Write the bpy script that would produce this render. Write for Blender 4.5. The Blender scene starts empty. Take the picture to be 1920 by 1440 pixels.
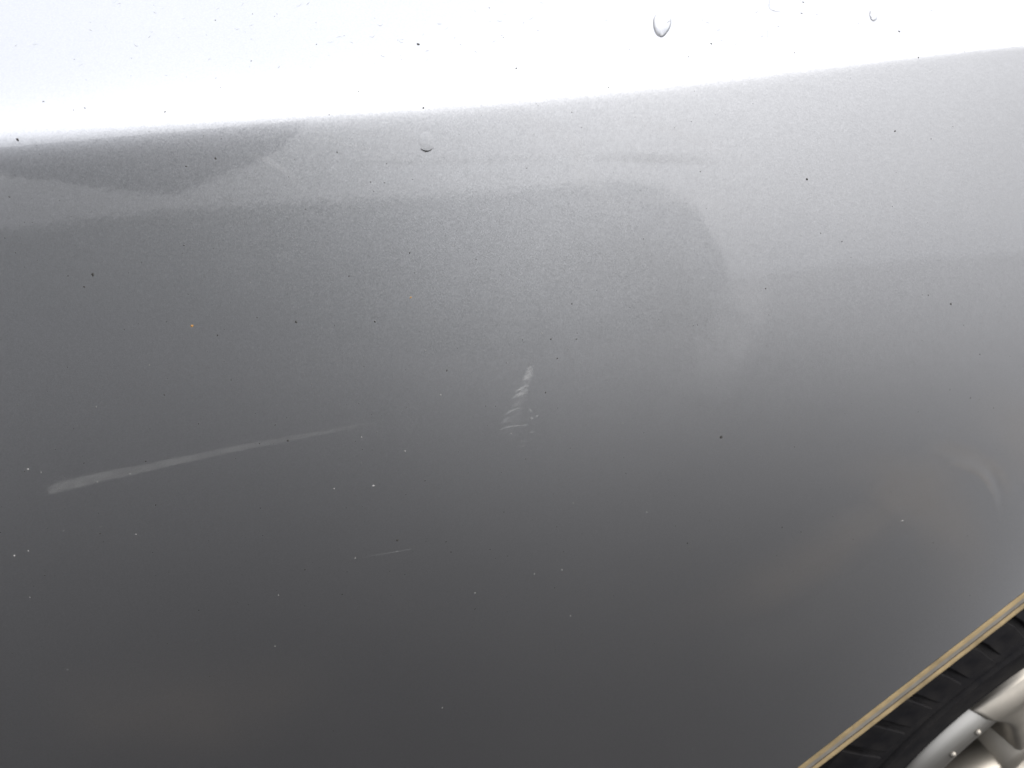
import bpy, bmesh, math, random
from mathutils import Vector
R = math.radians
random.seed(7)
sc = bpy.context.scene
col = sc.collection

# ------------------------------------------------------------------ camera
CAM_Z = 1.20
CAM = Vector((0.0, -0.36, CAM_Z))
PITCH, YAW, FPX = R(33.8), R(19.8), 1450.0
cam_data = bpy.data.cameras.new("camera")
cam = bpy.data.objects.new("camera", cam_data)
col.objects.link(cam)
cam.location = CAM
cam.rotation_euler = (R(90) - PITCH, 0, -YAW)
cam_data.sensor_width = 36
cam_data.lens = 36 * FPX / 1920
cam_data.clip_start = 0.02
cam_data.clip_end = 2000
cam_data.dof.use_dof = True
cam_data.dof.focus_distance = 0.40
cam_data.dof.aperture_fstop = 11.0
sc.camera = cam

# ------------------------------------------------------------------ sky, sun, exposure
SUN_AZ, SUN_EL = R(138), R(48)          # azimuth clockwise from +Y (the car is on +Y)
CLOUD = 13.0
world = bpy.data.worlds.new("World")
sc.world = world
world.use_nodes = True
nt = world.node_tree
nt.nodes.clear()
out = nt.nodes.new("ShaderNodeOutputWorld")
bg = nt.nodes.new("ShaderNodeBackground")
sky = nt.nodes.new("ShaderNodeTexSky")
sky.sky_type = 'NISHITA'
sky.sun_disc = False
sky.sun_elevation = SUN_EL
sky.sun_rotation = SUN_AZ
sky.air_density = 1.0
sky.dust_density = 6.0
sky.ozone_density = 1.0
hs = nt.nodes.new("ShaderNodeHueSaturation")
hs.inputs["Saturation"].default_value = 0.32      # overcast: cloud greys the blue
nt.links.new(sky.outputs[0], hs.inputs["Color"])
# the cloud cover over it: an overcast sky is about three times as bright overhead as at the horizon
tcw = nt.nodes.new("ShaderNodeTexCoord")
sep = nt.nodes.new("ShaderNodeSeparateXYZ")
nt.links.new(tcw.outputs["Generated"], sep.inputs[0])
mr = nt.nodes.new("ShaderNodeMapRange")
mr.inputs["From Min"].default_value = 0.0
mr.inputs["From Max"].default_value = 1.0
mr.inputs["To Min"].default_value = CLOUD * 0.45
mr.inputs["To Max"].default_value = CLOUD * 1.28
nt.links.new(sep.outputs[2], mr.inputs[0])
ccol = nt.nodes.new("ShaderNodeVectorMath"); ccol.operation = 'SCALE'
ccol.inputs[0].default_value = (0.975, 0.99, 1.035)
nt.links.new(mr.outputs[0], ccol.inputs["Scale"])
mixc = nt.nodes.new("ShaderNodeMix"); mixc.data_type = 'RGBA'
mixc.inputs[0].default_value = 0.6
nt.links.new(hs.outputs[0], mixc.inputs[6])
nt.links.new(ccol.outputs[0], mixc.inputs[7])
nt.links.new(mixc.outputs[2], bg.inputs[0])
bg.inputs[1].default_value = 0.085
nt.links.new(bg.outputs[0], out.inputs[0])

sl = bpy.data.lights.new("sun", 'SUN')
sl.energy = 1.5
sl.angle = R(50)
sl.color = (1.0, 0.97, 0.93)
sun = bpy.data.objects.new("sun", sl)
col.objects.link(sun)
sdir = Vector((math.cos(SUN_EL) * math.sin(SUN_AZ), math.cos(SUN_EL) * math.cos(SUN_AZ), math.sin(SUN_EL)))
sun.rotation_euler = sdir.to_track_quat('Z', 'Y').to_euler()
sun.location = sdir * 5

sc.view_settings.view_transform = 'Standard'
sc.view_settings.look = 'None'
sc.view_settings.gamma = 1
sc.view_settings.use_curve_mapping = False
sc.view_settings.exposure = 0.90

# ------------------------------------------------------------------ helpers
def link(o, parent=None):
    col.objects.link(o)
    if parent:
        o.parent = parent
    return o

def mesh_obj(name, verts, faces, mat=None, parent=None, smooth=False):
    me = bpy.data.meshes.new(name)
    me.from_pydata([tuple(v) for v in verts], [], faces)
    me.validate()
    me.update()
    if smooth:
        me.polygons.foreach_set("use_smooth", [True] * len(me.polygons))
    if mat:
        me.materials.append(mat)
    return link(bpy.data.objects.new(name, me), parent)

def bm_obj(name, bm, mat=None, parent=None, smooth=False):
    bmesh.ops.recalc_face_normals(bm, faces=bm.faces)
    me = bpy.data.meshes.new(name)
    bm.to_mesh(me)
    bm.free()
    if smooth:
        me.polygons.foreach_set("use_smooth", [True] * len(me.polygons))
    if mat:
        me.materials.append(mat)
    return link(bpy.data.objects.new(name, me), parent)

def tag(o, label=None, cat=None, group=None, kind=None):
    for k, v in (("label", label), ("category", cat), ("group", group), ("kind", kind)):
        if v:
            o[k] = v
    return o

def new_mat(name):
    m = bpy.data.materials.new(name)
    m.use_nodes = True
    return m, m.node_tree, m.node_tree.nodes["Principled BSDF"]

def node(t, kind, **kw):
    n = t.nodes.new(kind)
    for k, v in kw.items():
        if k in n.inputs:
            n.inputs[k].default_value = v
        else:
            setattr(n, k, v)
    return n

# ------------------------------------------------------------------ panel surface y = g(x, z)
ZC0, ZC_SL = CAM_Z - 0.0848, -0.0030          # crease height
def lean_low(x):                              # lean just under the crease
    t = min(1, max(0, (x + 0.14) / 0.30)); t = t * t * (3 - 2 * t)
    u = min(1, max(0, (x - 0.15) / 0.45)); u = u * u * (3 - 2 * u)
    return R(9.2 + 3.7 * t - 0.1 * u)
A_HIGH = R(58.0)
FLARE = 0.016
WHEEL = Vector((0.709, -0.100, CAM_Z - 0.816))
def crease_z(x): return ZC0 + ZC_SL * (x - 0.115)
def crease_w(x):
    t = min(1, max(0, (x + 0.08) / 0.5))
    return 0.0042 * (1 - t) + 0.0010 * t
def softplus(t): return t if t > 30 else (0.0 if t < -30 else math.log1p(math.exp(t)))
TURN, TURN_R, TURN_S = R(15.8), R(11.8), 0.325
HOLLOW, HOLLOW_S = R(6.0), 0.11
# the lean turns under by this much, over this depth
K_X = 0.04      # plan curvature
def g(x, z):
    zc = crease_z(x)
    d = z - zc
    w = crease_w(x)
    al = math.tan(lean_low(x))
    y = al * d
    if d < 0:
        u = min(1, max(0, (x - 0.12) / 0.50)); u = u * u * (3 - 2 * u)
        q = -d
        y += (TURN - TURN_R * u) * (q - TURN_S * 0.886227 * math.erf(q / TURN_S))
        y -= HOLLOW * (q - HOLLOW_S * 0.886227 * math.erf(q / HOLLOW_S))
    y += (math.tan(A_HIGH) - al) * w * softplus(d / w)
    y += 0.5 * K_X * (x - 0.15) ** 2
    if FLARE:
        s = math.hypot(x - WHEEL.x, z - WHEEL.z) - 0.39        # the arch swells outwards
        y -= FLARE * math.exp(-max(s, -0.05) / 0.075)
    return y
def gn(x, z, e=2e-4):
    dx = (g(x + e, z) - g(x - e, z)) / (2 * e)
    dz = (g(x, z + e) - g(x, z - e)) / (2 * e)
    return Vector((dx, -1, dz)).normalized()

HF = Vector((math.sin(YAW), math.cos(YAW), 0))
CR = Vector((math.cos(YAW), -math.sin(YAW), 0))
CF = HF * math.cos(PITCH) - Vector((0, 0, math.sin(PITCH)))
CU = HF * math.sin(PITCH) + Vector((0, 0, math.cos(PITCH)))
def on_panel(px, py, off=0.0):
    """the point of the panel that the photograph shows at (px, py)"""
    d = CF * FPX + CR * (px - 960) + CU * (720 - py)
    t = (0 - CAM.y) / d.y
    for _ in range(30):
        p = CAM + d * t
        t += (g(p.x, p.z) - p.y) / d.y * 0.9
    p = CAM + d * t
    p.y = g(p.x, p.z)
    return p + gn(p.x, p.z) * off

# ------------------------------------------------------------------ wheel place and arch outline
ARCH = {190: .460, 185: .461, 180: .462, 175: .464, 170: .468, 165: .4715, 160: .4690, 155: .4568, 150: .4410, 145: .4289, 140: .4190,
        135: .4115, 130: .4056, 125: .4019, 120: .3998, 115: .3993, 110: .4000, 105: .4025, 100: .4060, 95: .410, 90: .414,
        85: .418, 80: .421, 75: .423, 70: .425, 65: .427, 60: .430, 55: .434, 50: .438, 45: .443, 40: .449, 35: .455,
        30: .460, 25: .463, 20: .463, 15: .462, 10: .461, 5: .460, 0: .460, -5: .460, -10: .460}
# the straight flank that is in view
LINE = []
for i_ in range(-3, 14):
    p_ = on_panel(1494 + 426 * i_ / 8, 1440 - 331 * i_ / 8)
    LINE.append((math.degrees(math.atan2(p_.z - WHEEL.z, p_.x - WHEEL.x)), math.hypot(p_.z - WHEEL.z, p_.x - WHEEL.x)))
LINE.sort()
T_LO, T_HI = LINE[0][0], LINE[-1][0]
print("line", [(round(a_, 1), round(b_, 4)) for a_, b_ in LINE][::4], "lip depth", round(on_panel(1700, 1280).y, 4))
def arch_r(th, off=0.0):
    """radius of the arch opening at the angle th, a long straight flank running up to a flat top"""
    a = math.degrees(th) / 5.0
    i = math.floor(a)
    f = a - i
    p = [ARCH[max(-10, min(190, 5 * (i + k)))] for k in (-1, 0, 1, 2)]
    td = a * 5.0
    tc = max(T_LO, min(T_HI, td))
    k = len(LINE) - 1
    for q in range(len(LINE) - 1):
        if LINE[q][0] <= tc <= LINE[q + 1][0]:
            k = q
            break
    if k < len(LINE) - 1:
        (a0, r0), (a1, r1) = LINE[k], LINE[k + 1]
        vl = r0 + (r1 - r0) * (tc - a0) / (a1 - a0)
    else:
        vl = LINE[-1][1]
    w_ = math.exp(-((td - tc) / 25.0) ** 2)
    if td == tc:
        return vl + off
    if tc != td:
        v0 = arch_table(tc)
        return arch_table(td) + (vl - v0) * w_ + off
def arch_table(td):
    a = td / 5.0
    i = math.floor(a)
    f = a - i
    p = [ARCH[max(-10, min(190, 5 * (i + k)))] for k in (-1, 0, 1, 2)]
    v = 0.5 * (2 * p[1] + (p[2] - p[0]) * f + (2 * p[0] - 5 * p[1] + 4 * p[2] - p[3]) * f * f + (3 * p[1] - p[0] - 3 * p[2] + p[3]) * f ** 3)
    return v
def arch_pt(th, off=0.0):
    r = arch_r(th, off)
    return WHEEL.x + r * math.cos(th), WHEEL.z + r * math.sin(th)

# ------------------------------------------------------------------ materials
def paint_material():
    m, t, b = new_mat("silver_metallic_paint")
    tc = node(t, "ShaderNodeTexCoord")
    # metallic flakes: every cell leans its own way
    vo = node(t, "ShaderNodeTexVoronoi", Scale=4500.0)
    t.links.new(tc.outputs["Object"], vo.inputs["Vector"])
    sub = node(t, "ShaderNodeVectorMath", operation='SUBTRACT')
    t.links.new(vo.outputs["Color"], sub.inputs[0])
    sub.inputs[1].default_value = (0.5, 0.5, 0.5)
    scl = node(t, "ShaderNodeVectorMath", operation='SCALE')
    scl.inputs["Scale"].default_value = 0.095
    t.links.new(sub.outputs[0], scl.inputs[0])
    geo = node(t, "ShaderNodeNewGeometry")
    add = node(t, "ShaderNodeVectorMath", operation='ADD')
    t.links.new(geo.outputs["Normal"], add.inputs[0])
    t.links.new(scl.outputs[0], add.inputs[1])
    nrm = node(t, "ShaderNodeVectorMath", operation='NORMALIZE')
    t.links.new(add.outputs[0], nrm.inputs[0])
    t.links.new(nrm.outputs[0], b.inputs["Normal"])
    # orange peel in the clear coat
    n1 = node(t, "ShaderNodeTexNoise", Scale=420.0, Detail=2.0)
    t.links.new(tc.outputs["Object"], n1.inputs["Vector"])
    n2 = node(t, "ShaderNodeTexNoise", Scale=9.0, Detail=1.0)
    t.links.new(tc.outputs["Object"], n2.inputs["Vector"])
    n4 = node(t, "ShaderNodeTexNoise", Scale=1300.0, Detail=3.0)
    t.links.new(tc.outputs["Object"], n4.inputs["Vector"])
    rv = node(t, "ShaderNodeMapRange")
    rv.inputs["To Min"].default_value = 0.88
    rv.inputs["To Max"].default_value = 1.12
    t.links.new(n4.outputs[0], rv.inputs[0])
    bp = node(t, "ShaderNodeBump", Strength=0.03, Distance=0.0003)
    t.links.new(n1.outputs[0], bp.inputs["Height"])
    t.links.new(bp.outputs[0], b.inputs["Coat Normal"])
    # base colour with a slight uneven film of dust
    n3 = node(t, "ShaderNodeTexNoise", Scale=14.0, Detail=4.0, Roughness=0.6)
    t.links.new(tc.outputs["Object"], n3.inputs["Vector"])
    cr = node(t, "ShaderNodeMix", data_type='RGBA')
    t.links.new(n3.outputs[0], cr.inputs[0])
    cr.inputs[6].default_value = (0.49, 0.50, 0.528, 1)
    cr.inputs[7].default_value = (0.525, 0.535, 0.56, 1)
    sc_ = node(t, "ShaderNodeVectorMath", operation='SCALE')
    t.links.new(cr.outputs[2], sc_.inputs[0]); t.links.new(rv.outputs[0], sc_.inputs["Scale"])
    t.links.new(sc_.outputs[0], b.inputs["Base Color"])
    b.inputs["Metallic"].default_value = 1.0
    b.inputs["Roughness"].default_value = 0.37
    b.inputs["Coat Weight"].default_value = 1.0
    b.inputs["Coat Roughness"].default_value = 0.025
    b.inputs["Coat IOR"].default_value = 1.75
    return m
PAINT = paint_material()

def simple_mat(name, color, rough=0.6, metal=0.0, noise=(0, 0), bump=0.0, spec=0.5, color2=None):
    m, t, b = new_mat(name)
    b.inputs["Base Color"].default_value = (*color, 1)
    b.inputs["Roughness"].default_value = rough
    b.inputs["Metallic"].default_value = metal
    b.inputs["Specular IOR Level"].default_value = spec
    if noise[0]:
        tc = node(t, "ShaderNodeTexCoord")
        n = node(t, "ShaderNodeTexNoise", Scale=noise[0], Detail=5.0, Roughness=0.65)
        t.links.new(tc.outputs["Object"], n.inputs["Vector"])
        mx = node(t, "ShaderNodeMix", data_type='RGBA')
        rmp = node(t, "ShaderNodeMapRange")
        rmp.inputs["From Min"].default_value = 0.3
        rmp.inputs["From Max"].default_value = 0.7
        t.links.new(n.outputs[0], rmp.inputs[0])
        t.links.new(rmp.outputs[0], mx.inputs[0])
        c2 = color2 or tuple(c * (1 - noise[1]) for c in color)
        mx.inputs[6].default_value = (*c2, 1)
        mx.inputs[7].default_value = (*color, 1)
        t.links.new(mx.outputs[2], b.inputs["Base Color"])
        if bump:
            bp = node(t, "ShaderNodeBump", Strength=bump, Distance=0.002)
            t.links.new(n.outputs[0], bp.inputs["Height"])
            t.links.new(bp.outputs[0], b.inputs["Normal"])
    return m

ASPHALT = simple_mat("worn_asphalt", (0.022, 0.0205, 0.020), 0.8, noise=(60, 0.5), bump=0.6, spec=0.2)
DUSTY = simple_mat("dusty_seal_tan", (0.32, 0.24, 0.125), 0.85, noise=(45, 0.5), bump=0.2)
SEALGREY = simple_mat("grey_seal", (0.20, 0.185, 0.165), 0.5, noise=(70, 0.3))
SEALDARK = simple_mat("dark_gap", (0.02, 0.017, 0.014), 0.8)
RUBBER = simple_mat("tyre_rubber", (0.006, 0.006, 0.0075), 0.75, spec=0.10, noise=(40, 0.35), bump=0.25, color2=(0.017, 0.016, 0.016))
LINER = simple_mat("wheel_well_plastic", (0.02, 0.02, 0.02), 0.8)
ALLOY = simple_mat("alloy_silver", (0.36, 0.335, 0.295), 0.5, metal=0.8, noise=(25, 0.2))
ALLOY_POL = simple_mat("alloy_bright_lip", (0.60, 0.58, 0.54), 0.40, metal=1.0)
ALLOY_DUST = simple_mat("alloy_brake_dust", (0.07, 0.058, 0.05), 0.8, metal=0.0, noise=(50, 0.3))
IRON = simple_mat("cast_iron_disc", (0.05, 0.045, 0.04), 0.8, metal=0.2, noise=(30, 0.4))

# ------------------------------------------------------------------ ground
mesh_obj("ground", [(-400, -400, 0), (400, -400, 0), (400, 400, 0), (-400, 400, 0)], [(0, 1, 2, 3)], ASPHALT)
tag(bpy.data.objects["ground"], kind="structure")

def catmull(pts, n):
    out = []
    for i in range(len(pts) - 1):
        p = [pts[max(0, i - 1)], pts[i], pts[i + 1], pts[min(len(pts) - 1, i + 2)]]
        for k in range(n):
            f = k / n
            out.append(tuple(0.5 * (2 * p[1][c] + (p[2][c] - p[0][c]) * f + (2 * p[0][c] - 5 * p[1][c] + 4 * p[2][c] - p[3][c]) * f * f
                                    + (3 * p[1][c] - p[0][c] - 3 * p[2][c] + p[3][c]) * f ** 3) for c in range(len(p[0]))))
    out.append(tuple(pts[-1]))
    return out

# unseen dark shapes added behind the camera for the paint to mirror
UNSEEN_LEAF = simple_mat("unseen_hedge_green", (0.05, 0.06, 0.035), 0.8, noise=(1.5, 0.5))
DARK_SHAPE = simple_mat("mirrored_dark", (0.05, 0.05, 0.055), 0.7, noise=(3, 0.3))
def unseen_hedge():
    """an unseen hedge, its top line shaped for the dark reflection in the paint"""
    rnd = random.Random(3)
    top = catmull([(-40, 1.15), (-20, 1.15), (-10, 1.12), (-6, 1.2), (-2.6, 1.8), (1, 2.5), (4, 2.95), (6.5, 3.2), (9, 3.25), (11, 3.1), (12.3, 2.6), (12.9, 1.8), (13.1, 0.9), (13.15, 0.0)], 24)
    V, F = [], []
    prof = [(-1.0, 0.0), (-1.0, 0.55), (-0.9, 0.85), (-0.6, 0.97), (0.0, 1.0), (0.6, 0.97), (0.9, 0.85), (1.0, 0.55), (1.0, 0.0)]
    for x, h in top:
        for y, k in prof:
            V.append((x + rnd.uniform(-.01, .01), -20 + y * 0.6 + rnd.uniform(-.03, .03), max(0.0, h * k + (rnd.uniform(-.02, .02) if 0 < k else 0))))
    m = len(prof)
    for i in range(len(top) - 1):
        for k in range(m - 1):
            F.append((i * m + k, i * m + k + 1, (i + 1) * m + k + 1, (i + 1) * m + k))
    return tag(mesh_obj("unseen_hedge", V, F, UNSEEN_LEAF), kind="stuff")
unseen_hedge()
def box(bm, x0, x1, y0, y1, z0, z1):
    v = [bm.verts.new(p) for p in ((x0, y0, z0), (x1, y0, z0), (x1, y1, z0), (x0, y1, z0), (x0, y0, z1), (x1, y0, z1), (x1, y1, z1), (x0, y1, z1))]
    for f in ((0, 3, 2, 1), (4, 5, 6, 7), (0, 1, 5, 4), (1, 2, 6, 5), (2, 3, 7, 6), (3, 0, 4, 7)):
        bm.faces.new([v[i] for i in f])
def mirrored_shape():
    """an added dark shape, cut so that the paint mirrors its swept lower edge"""
    h = link(bpy.data.objects.new("unseen_dark_shape", None)); h.location = (-8, -22, 0)
    tag(h, "large unseen dark shape with a swept lower edge, added for its reflection at the left", "unseen shape")
    bpy.context.view_layer.update()
    def put(o):
        o.parent = h; o.matrix_parent_inverse = h.matrix_world.inverted(); return o
    low = catmull([(-20, 3.2), (-9, 3.1), (-5.7, 3.1), (-5.25, 2.7), (-4.8, 2.45), (-3.9, 2.3), (-2.4, 2.4), (-1.0, 3.05), (-0.3, 3.38), (0.1, 3.6), (1.0, 4.6), (1.35, 6.4), (1.5, 9.0)], 6)
    pts = [(x * 1.05, z) for x, z in low] + [(-20, 9.0)]
    bm = bmesh.new()
    a = [bm.verts.new((x, -21.0, z)) for x, z in pts]
    b_ = [bm.verts.new((x, -24.0, z)) for x, z in pts]
    bm.faces.new(a); bm.faces.new(list(reversed(b_)))
    for i in range(len(a)):
        j = (i + 1) % len(a)
        bm.faces.new((a[i], b_[i], b_[j], a[j]))
    bmesh.ops.triangulate(bm, faces=bm.faces[:])
    put(bm_obj("mirrored_slab", bm, DARK_SHAPE))
    for px in (-19.0, -11.0):
        for py in (-21.3, -23.7):
            bm = bmesh.new(); box(bm, px - .1, px + .1, py - .1, py + .1, 0, 3.6)
            put(bm_obj("added_post", bm, DARK_SHAPE))
mirrored_shape()

# ------------------------------------------------------------------ car body
car = link(bpy.data.objects.new("parked_car", None))
car.location = (WHEEL.x, 0.8, 0)
car.rotation_euler = (0, 0, 0)
tag(car, "silver grey car, its scratched side panel and wheel arch filling the picture", "car")
bpy.context.view_layer.update()
def child(o, parent=None):
    parent = parent or car
    o.parent = parent
    o.matrix_parent_inverse = parent.matrix_world.inverted()
    return o

X0, X1, Z0, Z1 = WHEEL.x - 1.75, WHEEL.x + 0.95, 0.24, 1.40
def outer_pt(th):
    c, s = math.cos(th), math.sin(th)
    ts = []
    if c > 1e-9: ts.append((X1 - WHEEL.x) / c)
    if c < -1e-9: ts.append((X0 - WHEEL.x) / c)
    if s > 1e-9: ts.append((Z1 - WHEEL.z) / s)
    if s < -1e-9: ts.append((Z0 - WHEEL.z) / s)
    t = min(ts)
    return WHEEL.x + c * t, WHEEL.z + s * t
def build_panel():
    nt_, nr = 560, 300
    th0, th1 = R(-1.5), R(181.5)
    V, F, N = [], [], []
    for i in range(nt_ + 1):
        # denser over the part in view
        u = i / nt_
        th = th0 + (th1 - th0) * u
        ax, az = arch_pt(th)
        ox, oz = outer_pt(th)
        for j in range(nr + 1):
            v = (j / nr)
            x, z = ax + (ox - ax) * v, az + (oz - az) * v
            V.append((x, g(x, z), z)); N.append(gn(x, z))
    n1 = nr + 1
    for i in range(nt_):
        for j in range(nr):
            a = i * n1 + j
            F.append((a, a + 1, a + n1 + 1, a + n1))
    me = bpy.data.meshes.new("body_panel")
    me.from_pydata(V, [], F)
    me.update()
    me.polygons.foreach_set("use_smooth", [True] * len(me.polygons))
    me.normals_split_custom_set_from_vertices([tuple(n) for n in N])
    me.materials.append(PAINT)
    o = link(bpy.data.objects.new("body_panel", me))
    return child(o)
panel = build_panel()

def sweep(name, prof, mat, th0=R(-1.5), th1=R(181.5), n=260, parent=None):
    """sweep a closed profile of (offset towards the wheel, depth into the car) along the arch"""
    V, F = [], []
    m = len(prof)
    for i in range(n + 1):
        th = th0 + (th1 - th0) * i / n
        for (o_, dy) in prof:
            e = 0.004
            q0, q1 = arch_pt(th - e), arch_pt(th + e)
            tx, tz = q1[0] - q0[0], q1[1] - q0[1]
            tl = math.hypot(tx, tz)
            x0_, z0_ = arch_pt(th)
            x, z = x0_ - o_ * tz / tl, z0_ + o_ * tx / tl
            ex, ez = arch_pt(th)
            V.append((x, g(ex, ez) + dy, z))
    for i in range(n):
        for k in range(m):
            a, b_ = i * m + k, i * m + (k + 1) % m
            F.append((a, b_, b_ + m, a + m))
    F.append(tuple(range(m))); F.append(tuple(n * m + k for k in reversed(range(m))))
    me = bpy.data.meshes.new(name)
    me.from_pydata(V, [], F); me.update()
    bm = bmesh.new(); bm.from_mesh(me); bmesh.ops.recalc_face_normals(bm, faces=bm.faces); bm.to_mesh(me); bm.free()
    me.materials.append(mat)
    o = link(bpy.data.objects.new(name, me))
    return child(o, parent)
# hem of the panel, two dusty beads with a grey channel between them
sweep("panel_hem", [(-0.0004, 0.0006), (0.0042, 0.0012), (0.0042, 0.006), (-0.0004, 0.006)], SEALDARK)
sweep("arch_bead", [(0.0040, 0.0012), (0.0048, 0.0000), (0.0080, -0.0006), (0.0118, 0.0012), (0.0122, 0.010), (0.0040, 0.010)], DUSTY)
sweep("arch_channel", [(0.0116, 0.0025), (0.0160, 0.0016), (0.0190, 0.0010), (0.0195, 0.010), (0.0116, 0.010)], SEALGREY)
sweep("arch_groove", [(0.0194, 0.0022), (0.0240, 0.0022), (0.0240, 0.012), (0.0194, 0.012)], SEALDARK)
sweep("arch_bead", [(0.0238, 0.0020), (0.0250, 0.0004), (0.0275, 0.0004), (0.0295, 0.0024), (0.0295, 0.014), (0.0238, 0.014)], DUSTY)
# wheel well
sweep("wheel_well", [(-0.012, 0.0185), (0.0200, 0.0185), (0.0200, 0.0205), (-0.010, 0.0225), (-0.012, 0.34), (-0.016, 0.34)], LINER, n=120)
def well_back():
    V = [(WHEEL.x, 0.36, WHEEL.z)]; F = []
    n = 60
    for i in range(n + 1):
        th = R(-1.5) + R(183) * i / n
        x, z = arch_pt(th, 0.03)
        V.append((x, 0.36, z))
    for i in range(n):
        F.append((0, i + 1, i + 2))
    return child(mesh_obj("wheel_well_back", V, F, LINER))
well_back()

# ------------------------------------------------------------------ wheel
wheel = link(bpy.data.objects.new("wheel", None))
wheel.location = WHEEL
bpy.context.view_layer.update()
child(wheel)
bpy.context.view_layer.update()
RT, RR = 0.333, 0.220      # tyre and rim radius
def lathe(name, prof, mat, n=128, closed=False, smooth=True):
    """prof: (radius, depth) round the wheel axis, in world place"""
    V, F = [], []
    m = len(prof)
    for i in range(n):
        a = 2 * math.pi * i / n
        for r, d in prof:
            V.append((WHEEL.x + r * math.cos(a), WHEEL.y + d, WHEEL.z + r * math.sin(a)))
    for i in range(n):
        i2 = (i + 1) % n
        for k in range(m if closed else m - 1):
            k2 = (k + 1) % m
            F.append((i * m + k, i * m + k2, i2 * m + k2, i2 * m + k))
    me = bpy.data.meshes.new(name)
    me.from_pydata(V, [], F)
    bm = bmesh.new(); bm.from_mesh(me); bmesh.ops.recalc_face_normals(bm, faces=bm.faces)
    bm.to_mesh(me); bm.free()
    if smooth:
        me.polygons.foreach_set("use_smooth", [True] * len(me.polygons))
    me.materials.append(mat)
    return child(link(bpy.data.objects.new(name, me)), wheel)
# tyre: depth 0 is the outer face of the sidewall
SH = [(0.000, RR + 0.070), (0.006, RR + 0.088), (0.016, RT - 0.012), (0.030, RT - 0.004), (0.052, RT - 0.001)]   # shoulder line
lathe("tyre", [(RR, 0.018), (RR + 0.002, 0.012), (RR + 0.008, 0.005), (RR + 0.025, -0.003), (RR + 0.050, -0.005), (RR + 0.068, -0.001),
               (RR + 0.080, 0.008), (RT - 0.020, 0.018), (RT - 0.010, 0.032), (RT - 0.009, 0.05), (RT - 0.008, 0.10), (RT - 0.009, 0.16), (RT - 0.016, 0.19),
               (RR + 0.06, 0.205), (RR + 0.004, 0.2), (RR, 0.18)], RUBBER, closed=True)
lathe("sidewall_rib", [(RR + 0.058, -0.003), (RR + 0.060, -0.0062), (RR + 0.0635, -0.0055), (RR + 0.066, 0.002), (RR + 0.058, 0.002)], RUBBER, closed=True)
lathe("sidewall_rib", [(RR + 0.012, 0.004), (RR + 0.014, 0.0000), (RR + 0.019, -0.0020), (RR + 0.022, 0.000), (RR + 0.020, 0.006)], RUBBER, closed=True)
lathe("rim", [(RR - 0.001, 0.020), (RR - 0.002, 0.008), (RR - 0.005, -0.001), (RR - 0.010, -0.008), (RR - 0.015, -0.0115), (RR - 0.020, -0.0120), (RR - 0.023, -0.009), (RR - 0.026, 0.002), (RR - 0.045, 0.020)], ALLOY_POL)
lathe("rim_barrel", [(RR - 0.045, 0.018), (RR - 0.048, 0.06), (RR - 0.050, 0.19), (RR - 0.02, 0.2)], ALLOY_DUST)
lathe("brake_disc", [(0.03, 0.085), (0.145, 0.085), (0.148, 0.09), (0.145, 0.105), (0.03, 0.105)], IRON, n=72, closed=True)
lathe("hub", [(0.036, 0.030), (0.036, -0.004), (0.039, -0.0085), (0.052, -0.0085), (0.056, -0.004), (0.060, 0.030)], ALLOY, n=48)
lathe("hub_recess", [(0.0001, 0.018), (0.037, 0.018)], IRON, n=32)

def tread_block_mesh(prof, ang, skew):
    """one block: prof is its (depth, radius) line across the tread; local to the wheel axis"""
    V, F = [], []
    n = len(prof)
    for lvl in (0, 1):
        for s_ in (-1, 1):
            for d, r in prof:
                a = s_ * ang / 2 * (0.93 if lvl == 0 else 1.0) + skew * (d - 0.05)
                rr = r if lvl == 0 else r - 0.014
                dd = d if lvl == 0 else d + (0.010 if d < 0.02 else 0)
                V.append((rr * math.cos(a), dd, rr * math.sin(a)))
    A, B, Cc, D = 0, n, 2 * n, 3 * n
    for k in range(n - 1):
        F += [(A + k, A + k + 1, B + k + 1, B + k), (A + k, Cc + k, Cc + k + 1, A + k + 1), (B + k, B + k + 1, D + k + 1, D + k)]
    F += [(A, B, D, Cc), (A + n - 1, Cc + n - 1, D + n - 1, B + n - 1)]
    me = bpy.data.meshes.new("tread_block")
    me.from_pydata(V, [], F)
    bm = bmesh.new(); bm.from_mesh(me)
    bmesh.ops.recalc_face_normals(bm, faces=bm.faces)
    bmesh.ops.bevel(bm, geom=[e for e in bm.edges if len(e.link_faces) == 2 and e.calc_face_angle() > 0.8], offset=0.0009, segments=1, affect='EDGES')
    bm.to_mesh(me); bm.free()
    me.materials.append(RUBBER)
    return me
NB = 54
for prof, sk, ph in ((SH, 2.2, 0.1), ([(0.059, RT), (0.096, RT)], 3.0, 0.5), ([(0.104, RT), (0.141, RT)], -3.0, 0.2),
                     ([(0.148, RT - 0.001), (0.170, RT - 0.004), (0.186, RT - 0.012)], -2.2, 0.7)):
    me = tread_block_mesh(prof, 2 * math.pi / NB * 0.84, sk)
    for k in range(NB):
        o = link(bpy.data.objects.new("tread_block", me))
        o.location = WHEEL
        o.rotation_euler = (0, -(k + ph) * 2 * math.pi / NB, 0)
        child(o, wheel)

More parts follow.
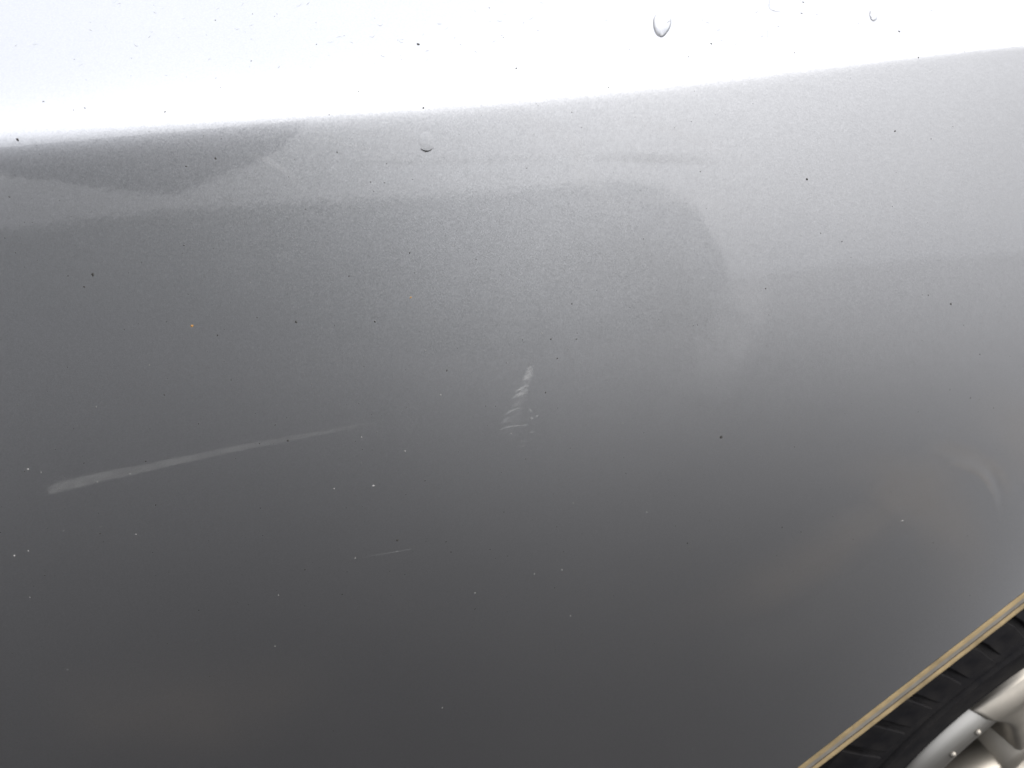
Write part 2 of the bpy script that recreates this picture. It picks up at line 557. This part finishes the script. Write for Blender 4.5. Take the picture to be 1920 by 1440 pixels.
def spoke_mesh():
    """a broad spoke with raised edges and a sunk face, along +X"""
    bm = bmesh.new()
    r0, r1, nseg = 0.050, RR - 0.0025, 32
    rings = []
    for i in range(nseg + 1):
        t = i / nseg
        r = r0 + (r1 - r0) * t
        hw = 0.021 + 0.012 * t + 0.024 * max(0, (t - 0.55) / 0.45) ** 2
        y0 = -0.005 - 0.0095 * math.sin(t * math.pi * 0.5) + 1.0 * max(0.0, r - (RR - 0.014))
        gd = 0.012 * max(0.0, math.sin(min(1, t / 0.86) * math.pi)) ** 0.7      # the hollow along the face
        gw = 0.35 * hw
        prof = [(-hw - 0.005, y0 + 0.034), (-hw - 0.001, y0 + 0.004), (-hw + 0.002, y0 + 0.0008), (-hw + 0.005, y0), (-gw - 0.002, y0), (-gw + 0.002, y0 + gd),
                (gw - 0.002, y0 + gd), (gw + 0.002, y0), (hw - 0.005, y0), (hw - 0.002, y0 + 0.0008), (hw + 0.001, y0 + 0.004), (hw + 0.005, y0 + 0.034)]
        rings.append([bm.verts.new((r, y, h)) for h, y in prof])
    for a, b_ in zip(rings, rings[1:]):
        for k in range(len(a)):
            k2 = (k + 1) % len(a)
            bm.faces.new((a[k], a[k2], b_[k2], b_[k]))
    bm.faces.new(rings[0]); bm.faces.new(list(reversed(rings[-1])))
    bmesh.ops.recalc_face_normals(bm, faces=bm.faces)
    me = bpy.data.meshes.new("spoke")
    bm.to_mesh(me); bm.free()
    me.polygons.foreach_set("use_smooth", [True] * len(me.polygons))
    me.materials.append(ALLOY)
    return me
sm = spoke_mesh()
SP0 = R(120)
for k in range(5):
    o = link(bpy.data.objects.new("spoke", sm))
    o.location = WHEEL
    o.rotation_euler = (0, -(SP0 + k * 2 * math.pi / 5), 0)
    child(o, wheel)
# bright studs round the rim
def stud_mesh():
    bm = bmesh.new()
    bmesh.ops.create_uvsphere(bm, u_segments=12, v_segments=8, radius=0.0036)
    for v in bm.verts:
        v.co.y *= 0.9
    me = bpy.data.meshes.new("rim_stud")
    bm.to_mesh(me); bm.free()
    me.polygons.foreach_set("use_smooth", [True] * len(me.polygons))
    me.materials.append(ALLOY)
    return me
st = stud_mesh()
for k in range(40):
    a = R(129) + 2 * math.pi * k / 40
    o = link(bpy.data.objects.new("rim_stud", st))
    o.location = WHEEL + Vector((math.cos(a) * (RR - 0.015), -0.010, math.sin(a) * (RR - 0.015)))
    child(o, wheel)

# ------------------------------------------------------------------ marks on the paint, and painted reflections
def film_material(name, color, rough, metal, strength, nscale=600.0, contrast=0.5, stretch=None, coat=0.0):
    """a film on the paint: its opacity is the mesh's own fade attribute broken up by noise"""
    m, t, b = new_mat(name)
    b.inputs["Base Color"].default_value = (*color, 1)
    b.inputs["Roughness"].default_value = rough
    b.inputs["Metallic"].default_value = metal
    b.inputs["Coat Weight"].default_value = coat
    at = node(t, "ShaderNodeAttribute", attribute_name="fade")
    tc = node(t, "ShaderNodeTexCoord")
    n = node(t, "ShaderNodeTexNoise", Scale=nscale, Detail=3.0)
    if stretch:
        uv = node(t, "ShaderNodeUVMap")
        mp = node(t, "ShaderNodeMapping")
        mp.inputs["Scale"].default_value = stretch
        t.links.new(uv.outputs[0], mp.inputs[0])
        t.links.new(mp.outputs[0], n.inputs["Vector"])
    else:
        t.links.new(tc.outputs["Object"], n.inputs["Vector"])
    mr = node(t, "ShaderNodeMapRange")
    mr.inputs["From Min"].default_value = 0.35
    mr.inputs["From Max"].default_value = 0.65
    mr.inputs["To Min"].default_value = 1 - contrast
    mr.inputs["To Max"].default_value = 1.0
    t.links.new(n.outputs[0], mr.inputs[0])
    m1 = node(t, "ShaderNodeMath", operation='MULTIPLY')
    t.links.new(at.outputs["Fac"], m1.inputs[0]); t.links.new(mr.outputs[0], m1.inputs[1])
    m2 = node(t, "ShaderNodeMath", operation='MULTIPLY')
    t.links.new(m1.outputs[0], m2.inputs[0]); m2.inputs[1].default_value = strength
    t.links.new(m2.outputs[0], b.inputs["Alpha"])
    return m

def film(name, strokes, mat, off=0.00012, across=8, n=10, label=None, soft=1.0, flat=False):
    """strokes: lists of (px, py, half width px, fade); each becomes a soft-edged ribbon lying on the panel"""
    V, F, A, UV = [], [], [], []
    for st_ in strokes:
        c = catmull(st_, n)
        base = len(V)
        for i, (x, y, w, a) in enumerate(c):
            x1, y1 = c[max(0, i - 1)][:2]; x2, y2 = c[min(len(c) - 1, i + 1)][:2]
            L = math.hypot(x2 - x1, y2 - y1) or 1
            ux, uy = -(y2 - y1) / L, (x2 - x1) / L
            for k in range(across + 1):
                s = k / across * 2 - 1
                V.append(on_panel(x + ux * w * s, y + uy * w * s, off))
                e = 1.0 if flat and abs(s) < 0.6 else (1 - abs(s) ** 2) ** soft
                A.append(max(0.0, a) * e); UV.append((i / len(c), s * 0.5 + 0.5))
        m = across + 1
        for i in range(len(c) - 1):
            for k in range(across):
                a = base + i * m + k
                F.append((a, a + m, a + m + 1, a + 1))
    me = bpy.data.meshes.new(name)
    me.from_pydata([tuple(v) for v in V], [], F)
    me.update()
    at = me.attributes.new("fade", 'FLOAT', 'POINT')
    at.data.foreach_set("value", A)
    uvl = me.uv_layers.new(name="UVMap")
    for lp in me.loops:
        uvl.data[lp.index].uv = UV[lp.vertex_index]
    me.polygons.foreach_set("use_smooth", [True] * len(me.polygons))
    me.materials.append(mat)
    o = child(link(bpy.data.objects.new(name, me)))
    if label:
        o["label"] = label
    return o

SCUFF = film_material("scuffed_lacquer", (0.62, 0.62, 0.60), 0.9, 0.0, 0.085, 150, 0.5)
BRUSH = film_material("brushed_scuff", (0.75, 0.75, 0.74), 0.8, 0.0, 0.20, 9.0, 0.85, stretch=(1.2, 9, 1))
HAIR = film_material("hair_scratch", (0.75, 0.75, 0.74), 0.7, 0.0, 0.09, 900, 0.7)
SHEEN_SMUDGE = film_material("painted_sheen_and_smudge", (0.66, 0.66, 0.67), 0.7, 0.3, 0.12, 60, 0.6)
GRIME = film_material("road_film", (0.29, 0.24, 0.19), 0.9, 0.0, 0.11, 22, 0.6)
DULL_MIRROR = film_material("dull_haze_and_reflection", (0.16, 0.155, 0.15), 0.8, 0.0, 0.085, 30, 0.5)
DRYLINE = film_material("dried_water_line", (0.22, 0.22, 0.22), 0.8, 0.0, 0.9, 800, 0.6)
film("long_scuff", [[(86, 921, 7, 0), (97, 918, 11, .8), (118, 911, 12, .9), (150, 904, 12.5, .9), (195, 893, 11, .85), (225, 887, 11, .8), (262, 880, 9.5, .7), (300, 871, 8.5, .7), (350, 860.5, 8, .65), (400, 850, 7.5, .6), (450, 839.5, 7, .6), (520, 826, 6.5, .5), (600, 812, 5, .45), (670, 799, 5, .3), (725, 790, 4, 0)]],
     SCUFF, label="long pale scuff rising gently to the right", flat=True)
film("hatched_scuff", [
    [(996, 682, 4, 0), (990, 706, 9, .28), (979, 742, 11, .2), (968, 775, 14, .14), (958, 808, 17, .08), (950, 825, 12, 0)],
    [(987, 692, 3, 0), (992, 690, 4, .8), (1000, 688, 2, 0)],
    [(984, 700, 3, .2), (992, 696, 5, .9), (1001, 692, 4, 0)],
    [(980, 708, 3, .2), (990, 704, 4.5, 1), (1002, 698, 4, 0)],
    [(977, 713, 2, .1), (987, 709, 4, .8), (999, 704, 3, 0)],
    [(962, 736, 2, .2), (974, 730, 3.5, 1), (984, 725, 3, .7), (994, 722, 3, 0)],
    [(960, 747, 2, .4), (970, 741, 4, 1), (982, 737, 4, .6), (993, 735, 4, 0)],
    [(966, 742, 3, .1), (978, 736, 5, .5), (992, 729, 5, 0)],
    [(957, 764, 4, 0), (968, 757, 6, .25), (982, 753, 5, 0)],
    [(946, 780, 2, .3), (955, 772, 2.6, .7), (966, 767, 1.8, .8), (980, 764, 1.4, .2)],
    [(942, 790, 2, .1), (950, 785, 2.6, .4), (962, 781, 2, 0)],
    [(936, 806, 2, .4), (950, 801, 1.6, .6), (966, 798, 1.3, .8), (980, 797, 1.2, .7), (991, 796, 1.2, .2)],
    [(938, 794, 3, .1), (948, 790, 3, .35), (964, 786, 2, 0)],
    [(991, 766, 2, .2), (995, 769, 3, .7), (998, 772, 2, 0)],
    [(993, 782, 2, .2), (997, 784, 3, .8), (1001, 783, 2, .1)],
    [(1004, 780, 1.5, .3), (1007, 780, 2, .7), (1010, 779, 1, 0)],
    [(994, 811, 2, .2), (999, 810, 2.4, .6), (1004, 809, 1, 0)],
    [(976, 826, 2, .1), (981, 827, 2, .5), (990, 827, 1, 0)],
    [(974, 838, 2, .1), (981, 836, 2, .5), (988, 832, 1, 0)]],
    BRUSH, n=6, across=4, label="small triangular scuff of stacked slanting stripes")
film("hair_scratch", [[(676, 1046, .8, 0), (700, 1041, 1.0, .7), (750, 1033, 1.1, 1), (800, 1022, .9, .1)]], HAIR, across=2, label="fine pale scratch below the hatched scuff")
film("hair_scratch", [[(1034, 858, .8, 0), (1040, 870, .9, .6), (1047, 884, .8, 0)]], HAIR, across=2)
for stk_ in [  # pale reflections painted on as strokes; the curl near the right edge is a smudge
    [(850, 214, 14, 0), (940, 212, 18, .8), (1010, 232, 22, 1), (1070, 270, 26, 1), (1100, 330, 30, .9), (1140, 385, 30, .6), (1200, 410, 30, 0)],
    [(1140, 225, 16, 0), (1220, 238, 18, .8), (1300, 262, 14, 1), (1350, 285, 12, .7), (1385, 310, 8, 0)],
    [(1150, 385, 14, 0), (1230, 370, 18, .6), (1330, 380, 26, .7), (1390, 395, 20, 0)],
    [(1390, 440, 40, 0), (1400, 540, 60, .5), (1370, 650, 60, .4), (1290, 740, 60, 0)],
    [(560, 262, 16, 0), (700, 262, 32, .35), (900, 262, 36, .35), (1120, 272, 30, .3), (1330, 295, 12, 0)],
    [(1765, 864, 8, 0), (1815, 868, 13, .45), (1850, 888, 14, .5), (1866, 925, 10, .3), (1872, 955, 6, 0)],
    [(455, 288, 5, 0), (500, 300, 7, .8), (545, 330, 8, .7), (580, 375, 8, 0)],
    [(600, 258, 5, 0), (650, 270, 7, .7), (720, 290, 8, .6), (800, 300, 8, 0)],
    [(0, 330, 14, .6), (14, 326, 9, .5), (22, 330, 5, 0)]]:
    film("painted_sheen_smudge", [stk_], SHEEN_SMUDGE, soft=1.3)
for stk_ in [
    [(1730, 840, 14, 0), (1790, 845, 22, .5), (1850, 868, 20, .9), (1885, 905, 14, .5), (1890, 940, 8, 0)],
    [(1768, 866, 5, 0), (1800, 872, 9, .8), (1836, 888, 9, 1), (1856, 912, 8, .8), (1866, 935, 5, 0)],
    [(1560, 900, 30, 0), (1650, 890, 60, .5), (1760, 960, 80, .6), (1800, 1080, 70, .3), (1760, 1180, 50, 0)],
    [(1240, 1170, 30, 0), (1400, 1110, 60, .4), (1560, 1030, 60, .55), (1700, 930, 60, .5), (1830, 830, 60, 0)],
    [(60, 1300, 60, 0), (220, 1330, 110, .3), (420, 1320, 120, .3), (660, 1300, 90, 0)],
    [(1820, 760, 60, .1), (1900, 800, 90, .5), (1960, 860, 90, .5)]]:
    film("road_grime", [stk_], GRIME, soft=1.5)
for stk_ in [  # dull haze at lower right; the dark ring and bars are painted reflections
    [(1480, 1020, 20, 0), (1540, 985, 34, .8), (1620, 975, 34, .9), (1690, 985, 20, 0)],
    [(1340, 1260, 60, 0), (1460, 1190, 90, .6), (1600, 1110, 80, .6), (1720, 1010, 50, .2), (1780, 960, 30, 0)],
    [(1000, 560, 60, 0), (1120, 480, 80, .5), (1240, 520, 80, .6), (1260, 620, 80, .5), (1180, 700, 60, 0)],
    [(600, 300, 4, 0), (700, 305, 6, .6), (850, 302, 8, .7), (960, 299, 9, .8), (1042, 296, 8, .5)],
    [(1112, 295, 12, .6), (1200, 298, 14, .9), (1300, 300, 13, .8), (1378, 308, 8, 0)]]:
    film("haze_and_dark_reflection", [stk_], DULL_MIRROR, soft=1.3, off=0.00018)

# chips, specks and dirt
DARK = simple_mat("dark_speck", (0.03, 0.028, 0.026), 0.9)
WHITE = simple_mat("pale_dust_speck", (0.23, 0.23, 0.225), 0.9)
RUST = simple_mat("rusty_speck", (0.30, 0.17, 0.06), 0.9)
def blob(bm, px, py, rad, rnd, asp=1.0, ang=0.0, h=0.35, off=-0.00002):
    """an uneven little mound lying on the panel"""
    c = on_panel(px, py)
    n = gn(c.x, c.z)
    t1 = n.cross(Vector((0, 0, 1))).normalized(); t2 = n.cross(t1)
    ca, sa = math.cos(ang), math.sin(ang)
    m = 7
    ring = []
    for k in range(m):
        a = 2 * math.pi * k / m
        rr = rad * rnd.uniform(0.7, 1.2)
        u, v = math.cos(a) * rr * asp, math.sin(a) * rr
        u, v = u * ca - v * sa, u * sa + v * ca
        ring.append(bm.verts.new(c + t1 * u + t2 * v + n * off))
    top = bm.verts.new(c + n * rad * h)
    for k in range(m):
        bm.faces.new((ring[k], ring[(k + 1) % m], top))
def specks(name, items, mat, kind=None, label=None, seed=1):
    rnd = random.Random(seed)
    bm = bmesh.new()
    for (px, py, rad, asp, ang) in items:
        blob(bm, px, py, rad, rnd, asp, ang)
    o = child(bm_obj(name, bm, mat))
    if kind: o["kind"] = kind
    if label: o["label"] = label
    return o
rn = random.Random(11)
def mm(px, py):       # metres per photo pixel at this place on the panel
    p = on_panel(px, py)
    return (p - CAM).dot(CF) / FPX
def arch_y(px):      # photo line of the arch edge, nothing is scattered beyond it
    return 1440 - (px - 1497) * 328 / 423 - 25
fixed = [(784, 83, 3.2), (174, 515, 2.8), (555, 604, 2.4), (404, 297, 2.4), (1513, 336, 2.6), (745, 1013, 2.4), (1436, 541, 1.8), (1678, 246, 1.8),
         (1783, 570, 2.2), (33, 262, 2.6), (1033, 636, 2.0), (768, 474, 1.6), (540, 826, 2.2), (1352, 820, 3.4), (1503, 25, 2), (1686, 59, 2.4),
         (1334, 82, 2.2), (1489, 99, 1.8), (349, 312, 1.6), (703, 603, 1.8), (404, 38, 1.6), (1506, 4, 2.2), (968, 128, 1.8), (1023, 736, 1.6), (158, 538, 1.6), (794, 202, 2.0)]
specks("dirt_specks", [(x, y, rr * mm(x, y), rn.uniform(1, 1.5), rn.uniform(0, 3)) for x, y, rr in fixed], DARK, "stuff", "scattered dark specks of dirt on the paint")
fine = []
while len(fine) < 420:
    x, y = rn.uniform(0, 1900), rn.uniform(0, 1430) ** 0.97
    if x > 1450 and y > arch_y(x): continue
    if x > 1350 and rn.random() < 0.5: continue
    r_ = rn.choice((0.55, 0.6, 0.7, 0.8, 1.0, 1.4))
    fine.append((x, y, r_ * mm(x, y), rn.uniform(1, 1.8), rn.uniform(0, 3)))
specks("fine_dirt", fine, DARK, "stuff")
pale = []
while len(pale) < 230:
    x, y = rn.uniform(0, 1500), 300 + 1130 * rn.random() ** 0.75
    if rn.random() < x / 1900: continue
    if x > 1450 and y > arch_y(x): continue
    r_ = rn.choice((0.4, 0.45, 0.5, 0.55, 0.6, 0.75, 1.1))
    pale.append((x, y, r_ * mm(x, y), rn.uniform(1, 2.2), rn.uniform(1.2, 1.9)))
for x, y, rr in ((52, 880, 2.4), (27, 1042, 2.2), (53, 1033, 1.6), (826, 741, 1.8), (759, 846, 1.7), (626, 916, 1.5), (255, 1002, 1.6), (700, 911, 2.6), (1692, 977, 2.4), (77, 885, 1.4)):
    pale.append((x, y, rr * mm(x, y), 1.2, 0.4))
specks("dust_specks", pale, WHITE, "stuff")
specks("rust_speck", [(360, 611, 2.8 * mm(360, 611), 1.3, 0.3), (770, 558, 2.2 * mm(770, 558), 1.2, 0.3)], RUST, label="tiny orange rust specks")
# short dark hairlines and dried water edges on the bright upper part
lines = []
for _ in range(110):
    x, y = rn.uniform(20, 1880), rn.uniform(4, 150)
    if y > 215 - 0.085 * x: continue
    L, a = rn.uniform(3, 14), rn.uniform(-0.9, 0.5)
    k = rn.uniform(-.3, .3)
    lines.append([(x, y, .7, 0), (x + L * math.cos(a) * .5, y + L * math.sin(a) * .5 + k * L, .9, rn.uniform(.3, 1)), (x + L * math.cos(a), y + L * math.sin(a), .7, 0)])
lines += [[(1438, 50, .7, .1), (1439, 68, .9, .7), (1436, 86, .8, .2)], [(1437, 96, .8, .2), (1444, 102, 1, .8), (1454, 105, .8, 0)],
          [(1443, 0, .8, .6), (1442, 14, 1, .8), (1450, 20, 1, .9), (1468, 23, .9, .4), (1492, 20, .8, .1)], [(1468, 75, .7, 0), (1466, 92, .8, .5), (1469, 108, .7, 0)]]
film("dried_water_lines", lines, DRYLINE, across=2, n=4)["kind"] = "stuff"

# ------------------------------------------------------------------ the dark-lipped chip under the crease, and the water drops
def chip():
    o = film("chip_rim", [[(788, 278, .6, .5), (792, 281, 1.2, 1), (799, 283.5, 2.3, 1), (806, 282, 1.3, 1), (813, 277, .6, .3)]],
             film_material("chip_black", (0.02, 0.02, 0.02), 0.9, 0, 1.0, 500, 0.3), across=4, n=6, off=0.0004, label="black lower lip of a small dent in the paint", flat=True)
    bm = bmesh.new()
    c = on_panel(799, 264); n = gn(c.x, c.z)
    t1 = n.cross(Vector((0, 0, 1))).normalized(); t2 = t1.cross(n)
    if t2.z < 0: t2 = -t2
    k = mm(799, 264)
    rings = []
    for q in range(7):
        f = q / 6
        ring = []
        for j in range(24):
            a = 2 * math.pi * j / 24
            rr = 16 * k * f
            hgt = 0.00004 * (1 - f * f) ** 1.5 if f < 1 else -0.00003
            ring.append(bm.verts.new(c + t1 * math.cos(a) * rr * 1.05 + t2 * math.sin(a) * rr * 1.15 + n * hgt))
        rings.append(ring)
    for a, b_ in zip(rings, rings[1:]):
        for j in range(24):
            j2 = (j + 1) % 24
            if a is rings[0]:
                continue
            bm.faces.new((a[j], a[j2], b_[j2], b_[j]))
    bm.faces.new(rings[1])
    for v in rings[0]: bm.verts.remove(v)
    child(bm_obj("paint_blister", bm, PAINT, smooth=True))
chip()
wm, wt, wb = new_mat("clear_water")
wb.inputs["Base Color"].default_value = (1, 1, 1, 1)
wb.inputs["Transmission Weight"].default_value = 1.0
wb.inputs["IOR"].default_value = 1.333
wb.inputs["Roughness"].default_value = 0.0
def drop(outline, height, label):
    """outline: photo points round the drop, from its top clockwise"""
    P = catmull(outline + [outline[0]], 8)[:-1]
    cx = sum(p[0] for p in P) / len(P); cy = sum(p[1] for p in P) / len(P)
    bm = bmesh.new()
    rings = []
    for f in (1.0, 0.97, 0.92, 0.84, 0.72, 0.55, 0.35, 0.15):
        ring = []
        for x, y in P:
            low = max(0.0, min(1.0, 0.5 + (y - cy) / 60))
            hh = height * (1 - f ** 3.2) ** 0.6 * (0.35 + 0.65 * low)
            ring.append(bm.verts.new(on_panel(cx + (x - cx) * f, cy + (y - cy) * f + (1 - f) * 5, hh - (0.00002 if f == 1.0 else 0))))
        rings.append(ring)
    n = len(P)
    for a, b_ in zip(rings, rings[1:]):
        for j in range(n):
            bm.faces.new((a[j], a[(j + 1) % n], b_[(j + 1) % n], b_[j]))
    bm.faces.new(rings[-1])
    o = bm_obj("water_drop", bm, wm, smooth=True)
    o["group"] = "water drops on the car"
    return tag(o, label, "water drop")
drop([(1246, 20), (1257, 30), (1258, 46), (1252, 60), (1241, 70), (1230, 64), (1225, 50), (1226, 34), (1234, 23)], 0.0014, "largest water drop on the bright top of the panel, hanging like a tear")
drop([(1636, 18), (1643, 26), (1644, 35), (1639, 40), (1633, 37), (1630, 28), (1631, 21)], 0.0008, "small water drop on the bright top, nearest the right edge")
